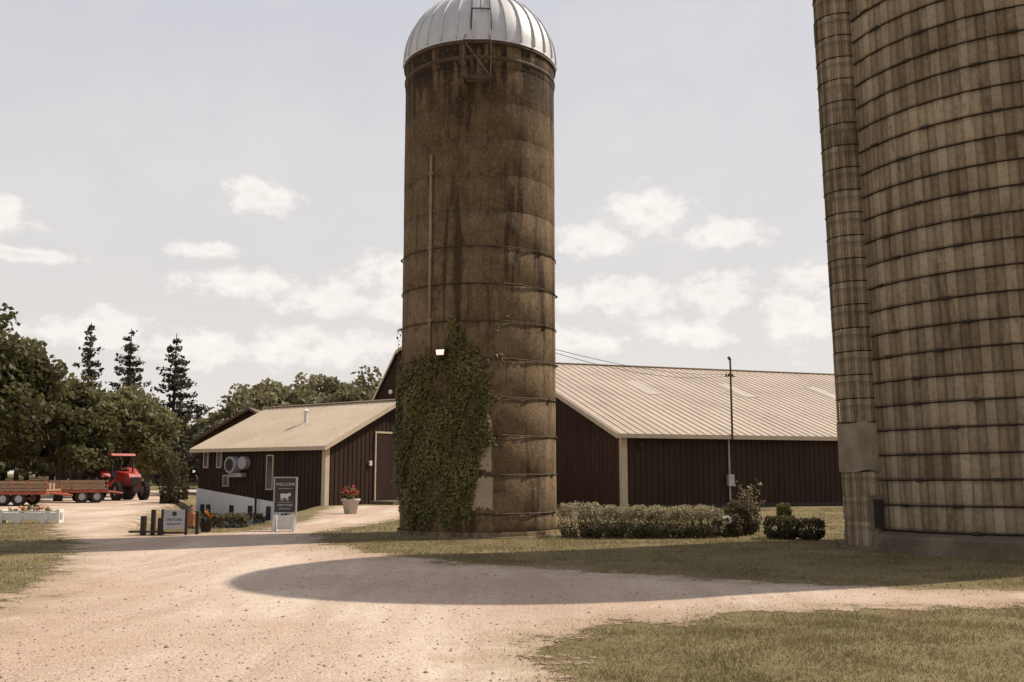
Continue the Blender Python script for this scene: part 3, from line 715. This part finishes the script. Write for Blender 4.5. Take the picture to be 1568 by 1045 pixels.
# ------------------------------------------------------------------ signs
def text(s,loc,size,rotz,par,mat,name):
    cu=bpy.data.curves.new(name,'FONT'); cu.body=s; cu.size=size; cu.align_x='CENTER'; cu.extrude=.002
    o=bpy.data.objects.new(name,cu); link(o); o.location=loc; o.rotation_euler=(math.pi/2,0,rotz); cu.materials.append(mat)
    o.parent=par; o.matrix_parent_inverse=Matrix.Translation(par.location).inverted(); return o
sx,sy=-6.3,28.0
sg=empty('farm_sign',(sx,sy,0)); FS=frame((sx,sy,0),(1,-.05)); mb=MB(FS)
mb.box(-.33,-.29,-.03,.03,0,1.5); mb.box(.29,.33,-.03,.03,0,1.5); mb.box(-.29,.29,-.03,.03,1.47,1.5); mb.box(-.29,.29,-.03,.03,.50,.53); mb.obj('frame',M_galv,sg)
mb=MB(FS); mb.box(-.29,.29,-.02,.02,.53,1.47); mb.obj('panel',M_sign,sg)
mb=MB(FS)
for q in(-.27,.27):
    mb.add([(q-.05,-.16,0),(q+.05,-.16,0),(q+.05,.16,0),(q-.05,.16,0),(q-.04,-.05,.46),(q+.04,-.05,.46),(q+.04,.05,.46),(q-.04,.05,.46)],[(0,3,2,1),(4,5,6,7),(0,1,5,4),(1,2,6,5),(2,3,7,6),(3,0,4,7)])
mb.box(-.2,.2,-.02,.02,.06,.44); mb.obj('white_base',M_white,sg)
text('WELCOME',(sx,sy-.026,1.26),.11,-.05,sg,M_white,'lettering'); text('FARM STORE',(sx,sy-.026,.70),.075,-.05,sg,M_white,'lettering_small'); text('OPEN DAILY',(sx,sy-.026,.61),.06,-.05,sg,M_white,'lettering_hours')
mb=MB(FS)
mb.box(-.13,.09,-.026,-.021,.92,1.04); mb.box(.09,.16,-.026,-.021,.97,1.06)
for q in(-.12,-.07,.03,.07): mb.box(q,q+.022,-.026,-.021,.85,.92)
mb.box(-.2,.2,-.026,-.021,1.18,1.188); mb.box(-.2,.2,-.026,-.021,.80,.808); mb.obj('cow_pictogram',M_white,sg)
sx,sy=-8.75,26.2
s2=empty('roadside_sign',(sx,sy,0)); Ms=frame((sx,sy,0),(1,.1)); mb=MB(Ms)
for q in(-.30,.30): mb.box(q-.03,q+.03,-.04,.02,-.1,.68)
mb.box(-.34,.34,-.03,.03,.05,.10); mb.obj('legs',M_dark,s2)
mb=MB(Ms); mb.box(-.27,.27,-.035,.015,.18,.66); mb.obj('panel',noisy('sign_grey',(.46,.45,.44),(.40,.39,.38),3,.7),s2)
mb=MB(Ms); mb.cyl((0,-.036,.56),(0,-.041,.56),.06,n=16); mb.obj('emblem',M_sign,s2)
text('VISITORS',(sx,sy-.04,.38),.095,.1,s2,M_sign,'lettering'); text('PLEASE PARK',(sx,sy-.04,.28),.06,.1,s2,M_sign,'lettering_small')
ps=empty('wooden_posts',(-9.4,26.3,0)); mb=MB()
for x,y,h,w in((-9.55,26.2,.50,.06),(-9.35,26.35,.66,.05),(-8.25,26.5,.6,.04),(-9.15,26.3,.45,.05)): mb.box(x-w,x+w,y-w,y+w,-.1,h)
mb.box(-9.9,-9.0,26.12,26.2,.08,.13); mb.obj('posts',M_dark,ps)
fx,fy=-8.35,27.6
fp=empty('flower_pot',(fx,fy,0)); mb=MB(); mb.lathe([(.12,0),(.18,.28),(.20,.30),(.17,.30)],(fx,fy,0),16); mb.obj('pot',M_dark,fp,True)
P,T=crown((fx,fy,.40),(.2,.2,.16),9,34,.04,.4); v,f,a=leafquads(P,.04,T); mesh_obj('foliage',v,f,M_shrub,fp,attr=a)
P,T=crown((fx+.02,fy-.08,.50),(.16,.16,.10),6,12,.04,.4); v,f,a=leafquads(P,.035,T); mesh_obj('flowers',v,f,M_flowero,fp,attr=a)

wr=empty('white_flower_trough',(-15.6,32.8,0)); Mw=frame((-15.6,32.8,0),(1,.05)); mb=MB(Mw)
mb.box(-.95,.95,-.16,.16,.10,.34)
for q in(-.9,.9): mb.box(q-.05,q+.05,-.2,.2,0,.44)
mb.box(-.95,.95,-.19,-.165,.36,.40); mb.cyl((-.35,-.18,.12),(-.35,-.24,.12),.13,n=14); mb.cyl((.45,-.18,.12),(.45,-.24,.12),.13,n=14)
mb.obj('trough',M_white,wr)
P,T=crown((-15.6,32.8,.42),(.85,.15,.12),14,26,.04,.3); v,f,a=leafquads(P,.04,T); mesh_obj('plants',v,f,M_ivy,wr,attr=a)
P,T=crown((-15.6,32.75,.46),(.8,.15,.1),8,9,.04,.3); v,f,a=leafquads(P,.04,T); mesh_obj('flowers',v,f,M_flowero,wr,attr=a)

# ------------------------------------------------------------------ person near the sign
def person(px,py,rotz,shirtc,hairc):
    zg=float(H(px,py))
    J={}
    vs=[];es=[];rs=[]
    def add(p,r,parent=None):
        vs.append(p);rs.append(r)
        if parent is not None: es.append((parent,len(vs)-1))
        return len(vs)-1
    pel=add((0,0,.94),(.15,.11)); sp=add((0,.01,1.10),(.135,.10),pel); ch=add((0,.01,1.30),(.165,.11),sp); up=add((0,.01,1.42),(.10,.075),ch)
    nk=add((0,0,1.50),(.055,.055),up); hd0=add((0,-.01,1.57),(.070,.075),nk); hd=add((0,-.015,1.64),(.078,.092),hd0); add((0,-.005,1.71),(.066,.078),hd)
    for s in(-1,1):
        sh=add((s*.17,.01,1.40),(.055,.055),up); elb=add((s*.235,.03,1.13),(.043,.043),sh); wr_=add((s*.23,-.07,.90),(.028,.028),elb); pm=add((s*.225,-.10,.83),(.032,.018),wr_)
        for k in range(4):
            bx=s*(.225+.0); o=(k-1.5)*.017; L=(.062,.075,.070,.055)[k]
            a=add((bx,-.105+o,.80),(.0085,.0085),pm); b_=add((bx-s*.004,-.110+o,.80-L*.55),(.0078,.0078),a); add((bx-s*.014,-.113+o,.80-L),(.0065,.0065),b_)
        a=add((bx-s*.015,-.135,.835),(.010,.010),pm); add((bx-s*.022,-.150,.795),(.0075,.0075),a)
        hp=add((s*.085,0,.88),(.092,.095),pel); kn=add((s*.10,-.03 if s>0 else .02,.49),(.060,.062),hp); an=add((s*.11,.03 if s>0 else .05,.10),(.040,.042),kn)
        hl=add((s*.11,.02 if s>0 else .04,.045),(.040,.040),an); add((s*.125,-.13 if s>0 else -.11,.035),(.038,.026),hl)
    me=bpy.data.meshes.new('body_rig'); me.from_pydata(vs,es,[]); o=bpy.data.objects.new('body_tmp',me); link(o)
    m=o.modifiers.new('s','SKIN'); sk=me.skin_vertices[0].data
    for i,r in enumerate(rs): sk[i].radius=r
    sk[0].use_root=True
    o.modifiers.new('ss','SUBSURF').levels=2
    dg=bpy.context.evaluated_depsgraph_get(); dg.update(); m2=bpy.data.meshes.new_from_object(o.evaluated_get(dg))
    bpy.data.objects.remove(o)
    m2.name='body'; m2.materials.clear()
    for nm,c in(('skin',(.45,.27,.19)),('shirt_cloth',shirtc),('denim',(.05,.055,.07)),('shoe_leather',(.05,.035,.025))): m2.materials.append(noisy(nm,c,tuple(q*.8 for q in c),12,.8,bs_=.1))
    for p in m2.polygons:
        c=p.center; p.use_smooth=True
        p.material_index=3 if c.z<.09 else (2 if (c.z<.96 and abs(c.x)<.20) else (0 if c.z>1.47 or (abs(c.x)>.17 and c.z<1.18) else 1))
    e=empty('person',(px,py,zg)); e.rotation_euler=(0,0,rotz)
    b=bpy.data.objects.new('body',m2); link(b); b.parent=e
    def part(mb,n_,mat): 
        q=mb.obj(n_,mat,None,True); q.parent=e
    hair=MB(); hm=noisy('hair',hairc,tuple(q*.7 for q in hairc),20,.7,bs_=.3)
    hair.lathe([(.001,.105),(.05,.097),(.082,.06),(.092,.015),(.088,-.04),(.07,-.08)],(0,.018,1.665),18,a0=-.15,a1=math.pi+.15)
    hair.lathe([(.001,.105),(.05,.097),(.080,.06),(.086,.035)],(0,.018,1.665),18,a0=math.pi+.15,a1=2*math.pi-.15)
    part(hair,'hair',hm)
    f=MB(); f.cyl((0,-.10,1.645),(0,-.122,1.612),.008,.014,8); part(f,'nose',m2.materials[0])
    f=MB(); [f.cyl((s*.03,-.092,1.648),(s*.03,-.104,1.648),.010,n=8) for s in(-1,1)]; f.box(-.025,.025,-.103,-.085,1.583,1.590); part(f,'eyes_and_mouth',M_dark)
    f=MB(); [f.lathe([(.001,.028),(.012,.02),(.014,0),(.010,-.02),(.001,-.026)],(s*.082,.0,1.635),8) for s in(-1,1)]; part(f,'ears',m2.materials[0])
    return e
person(-12.05,38.0,.35,(.42,.16,.07),(.10,.055,.03))

# ------------------------------------------------------------------ tractor
def wheel(mbt,mbr,c,ax,r,w,lug=True):
    c=Vector(c);ax=Vector(ax).normalized()
    a=ax.orthogonal().normalized(); b=ax.cross(a); n=28
    prof=[(r*.55,-w/2),(r*.9,-w/2),(r,-w*.35),(r,w*.35),(r*.9,w/2),(r*.55,w/2)]
    vs=[];m=len(prof)
    for rr,h in prof:
        for i in range(n):
            t=2*math.pi*i/n; vs.append(c+ax*h+(a*math.cos(t)+b*math.sin(t))*rr)
    mbt.add(vs,[(j*n+i,j*n+(i+1)%n,(j+1)*n+(i+1)%n,(j+1)*n+i) for j in range(m-1) for i in range(n)])
    if lug:
        for i in range(20):
            t=2*math.pi*i/20; d=a*math.cos(t)+b*math.sin(t); tn=-a*math.sin(t)+b*math.cos(t); p=c+d*r
            for s in(-1,1):
                q=p+ax*s*w*.22; mbt.add([q+tn*.03+ax*w*.2-d*.02,q-tn*.03+ax*w*.2-d*.02,q-tn*.03-ax*w*.2-d*.02,q+tn*.03-ax*w*.2-d*.02]+[q+tn*.03+ax*w*.2+d*.04,q-tn*.03+ax*w*.2+d*.04,q-tn*.03-ax*w*.2+d*.04,q+tn*.03-ax*w*.2+d*.04],[(4,5,6,7),(0,1,5,4),(1,2,6,5),(2,3,7,6),(3,0,4,7)])
    mbr.cyl(c-ax*w*.3,c+ax*w*.3,r*.56,n=20); mbr.cyl(c-ax*w*.42,c+ax*w*.42,r*.2,n=12)
TX,TY=-23.6,60.5; tr=empty('farm_tractor',(TX,TY,0)); Mt=frame((TX,TY,0),(.72,-.69))@Matrix.Scale(1.06,4)
T_=MB(Mt);Rm=MB(Mt);B=MB(Mt);D=MB(Mt);G=MB(Mt)
for s in(-1,1): wheel(T_,Rm,(-.75,s*.85,.85),(0,1,0),.85,.42); wheel(T_,Rm,(1.35,s*.78,.52),(0,1,0),.52,.30)
B.prism([(.25,.85),(1.9,.80),(1.95,1.25),(1.75,1.48),(.25,1.62)],'y',-.34,.34)
for s in(-1,1):
    pts=[(-.75+1.04*math.cos(t),.85+1.0*math.sin(t)) for t in np.linspace(2.7,.5,9)]+[(-.75+.92*math.cos(t),.85+.88*math.sin(t)) for t in np.linspace(.5,2.7,9)]
    B.prism(pts,'y',s*.62 if s>0 else -1.08,1.08 if s>0 else -.62)
B.prism([(-1.35,2.50),(.35,2.50),(.25,2.62),(-1.2,2.62)],'y',-.70,.70)
B.box(-1.2,-.2,-.55,.55,.75,1.15)
D.box(-1.2,1.9,-.2,.2,.5,.82); D.box(1.96,2.02,-.28,.28,.85,1.3); D.cyl((1.1,.2,1.5),(1.1,.2,2.3),.05,n=8); D.cyl((1.35,-.8,.52),(1.35,.8,.52),.07,n=8)
D.box(2.02,2.35,-.3,.3,.5,.8); D.box(-.75,-.3,-.25,.25,1.15,1.3); D.box(-.85,-.72,-.25,.25,1.3,1.8)
for x,y in((-1.25,-.62),(-1.25,.62),(.25,-.6),(.25,.6)): D.cyl((x,y,1.1),(x,y,2.5),.045,n=6)
D.cyl((.1,0,1.5),(-.1,0,1.75),.02,n=5); D.cyl((-.12,0,1.72),(-.09,0,1.78),.18,n=12)
T_.obj('tyres',M_tire,tr); Rm.obj('wheel_rims',noisy('rim_paint',(.30,.27,.24),(.24,.2,.18),4,.5),tr); B.obj('red_bodywork',M_red,tr); D.obj('chassis_and_cab_frame',M_dark,tr)
G=MB(Mt); G.cyl((1.96,-.2,1.36),(1.975,-.2,1.36),.06,n=10); G.cyl((1.96,.2,1.36),(1.975,.2,1.36),.06,n=10); G.obj('headlights',M_white,tr)
def wagon(x,y,L,ang):
    e=empty('hay_wagon',(x,y,0)); M=frame((x,y,0),(math.cos(ang),math.sin(ang))); W=MB(M);Rr=MB(M);T_=MB(M);Rm=MB(M)
    W.box(-L/2,L/2,-1.1,1.1,.72,.80)
    Rr.box(-L/2,L/2,-1.14,-1.04,.56,.70); Rr.box(-L/2,L/2,1.04,1.14,.56,.70)
    n=int(L/.8)
    for i in range(n+1):
        xx=-L/2+.04+(L-.08)*i/n
        for yy in(-1.10,1.10): Rr.box(xx-.03,xx+.03,yy-.03,yy+.03,.70,1.25)
        Rr.box(xx-.04,xx+.04,-1.04,1.04,.58,.68)
    for yy in(-1.10,1.10):
        for zz in(.90,1.14): W.box(-L/2,L/2,yy-.055,yy-.032,zz,zz+.08)
    for q in(-.45,.10): W.box(-L/2+.1,L/2-.1,q,q+.35,.80,1.12)
    for xx in(-.35,.40):
        for s in(-1,1): wheel(T_,Rm,(xx+L*.16,s*1.0,.34),(0,1,0),.34,.24,False)
        Rr.box(xx+L*.16-.05,xx+L*.16+.05,-.95,.95,.29,.39)
    Rr.cyl((L/2,-.5,.62),(L/2+.9,0,.5),.05,n=6); Rr.cyl((L/2,.5,.62),(L/2+.9,0,.5),.05,n=6)
    W.obj('deck_and_bench',M_wood,e); Rr.obj('red_frame',M_orange,e); T_.obj('tyres',M_tire,e); Rm.obj('rims',M_galv,e)
wagon(-25.6,50.5,5.0,.12); wagon(-23.9,55.5,2.8,.5)

# ------------------------------------------------------------------ world
AZ=64.0; EL=48
w=bpy.data.worlds.new('World'); scene.world=w; w.use_nodes=True
nt=NT(w.node_tree); bg=nt.n['Background']; bg.inputs[1].default_value=.13
sky=nt.new('ShaderNodeTexSky'); sky.sky_type='NISHITA'; sky.sun_disc=False; sky.sun_elevation=R(EL); sky.sun_rotation=R(AZ)
sky.air_density=1.0; sky.dust_density=3.0; sky.ozone_density=1.0
tc=nt.new('ShaderNodeTexCoord'); sp=nt.new('ShaderNodeSeparateXYZ'); nt.l.new(tc.outputs['Generated'],sp.inputs[0])
az=nt.math('MULTIPLY',nt.math('ARCTAN2',sp.outputs[0],sp.outputs[1]),57.2958)
el=nt.math('MULTIPLY',nt.math('ARCSINE',sp.outputs[2]),57.2958)
cb=nt.new('ShaderNodeCombineXYZ'); nt.l.new(az,cb.inputs[0]); nt.l.new(el,cb.inputs[1])
ae=cb.outputs[0]
def wn(sc,det,off=0,rough=.6):
    n=nt.new('ShaderNodeTexNoise'); n.inputs['Scale'].default_value=sc; n.inputs['Detail'].default_value=det; n.inputs['Roughness'].default_value=rough
    m=nt.new('ShaderNodeMapping'); m.inputs['Scale'].default_value=(1,1.4,1); m.inputs['Location'].default_value=(off,0,off); nt.l.new(ae,m.inputs[0]); nt.l.new(m.outputs[0],n.inputs['Vector']); return n
n1=wn(.55,6,0,.60); n2=wn(.09,4,30); n3=wn(.55,4,70)
clouds=[(-14.4,15.5,2.1,.95),(-17.6,12.3,1.8,.5),(8.0,15.0,2.5,1.5),(4.9,13.5,2.3,1.0),(12.4,13.4,2.5,1.0),(-15.4,10.6,3.2,.9),(-11.0,9.9,2.8,1.1),(6.2,10.2,4.0,1.1),(11.7,10.3,2.2,1.2),(-7.0,11.4,2.3,1.2),(-17,7.0,3.8,1.0),(-11,7.3,4.4,1.3),(-6.3,9.4,2.2,1.0),(-27.6,13.4,1.8,1.0),(-26.5,11.3,3.2,.4),(16.4,9.0,2.2,2.0),(-23,7.8,2.8,1.1),(10,8.0,2.6,1.0),(17,11,1.8,.8),(3.6,7.6,3.0,.8),(40,12,4,1.4),(-45,10,5,1.6)]
mn=None
for a,b,hw,hh in clouds:
    s1=nt.new('ShaderNodeVectorMath',operation='SUBTRACT'); nt.l.new(ae,s1.inputs[0]); s1.inputs[1].default_value=(a,b-.15*hh,0)
    s2_=nt.new('ShaderNodeVectorMath',operation='MULTIPLY'); nt.l.new(s1.outputs[0],s2_.inputs[0]); s2_.inputs[1].default_value=(1/hw,1/hh,0)
    s3=nt.new('ShaderNodeVectorMath',operation='LENGTH'); nt.l.new(s2_.outputs[0],s3.inputs[0])
    mn=s3.outputs['Value'] if mn is None else nt.math('MINIMUM',mn,s3.outputs['Value'])
dist=nt.math('ADD',mn,nt.math('MULTIPLY',nt.math('SUBTRACT',n1.outputs[0],.5),3.0))
dens=nt.rng(dist,1.25,.25,0,1,True)
veil=nt.math('MULTIPLY',nt.rng(n2.outputs[0],.42,.68),nt.rng(el,32,6,.25,.5))
hz=nt.mix(nt.rng(el,3,25),(6.4,6.02,5.65),(5.1,5.08,5.42))
skyc=nt.mix(nt.rng(el,28,50,.92,.25),sky.outputs[0],hz)
skyc=nt.mix(veil,skyc,(6.3,6.05,5.85))
core=nt.rng(dist,.7,-.4)
shade=nt.math('MULTIPLY',core,nt.rng(n3.outputs[0],.36,.60))
cc=nt.mix(nt.math('MULTIPLY',shade,.75),(7.8,7.4,7.0),(5.5,5.2,5.05))
fin=nt.mix(nt.math('MULTIPLY',dens,.95),skyc,cc)
nt.l.new(fin,bg.inputs[0])

# sun
sl=bpy.data.lights.new('sun','SUN'); sl.energy=5.0; sl.angle=R(.5); sl.color=(1,.90,.76)
so=bpy.data.objects.new('sun',sl); link(so)
d=Vector((math.sin(R(AZ))*math.cos(R(EL)),math.cos(R(AZ))*math.cos(R(EL)),math.sin(R(EL))))
so.rotation_euler=d.to_track_quat('Z','Y').to_euler(); so.location=(30,20,40)

# camera
cam=bpy.data.cameras.new('camera'); co=bpy.data.objects.new('camera',cam); link(co)
co.location=(0,0,1.6); co.rotation_euler=(R(90+7.57),0,0); cam.lens=35; cam.sensor_width=36; cam.clip_end=3000
scene.camera=co
scene.view_settings.view_transform='Standard'; scene.view_settings.look='None'; scene.view_settings.exposure=0
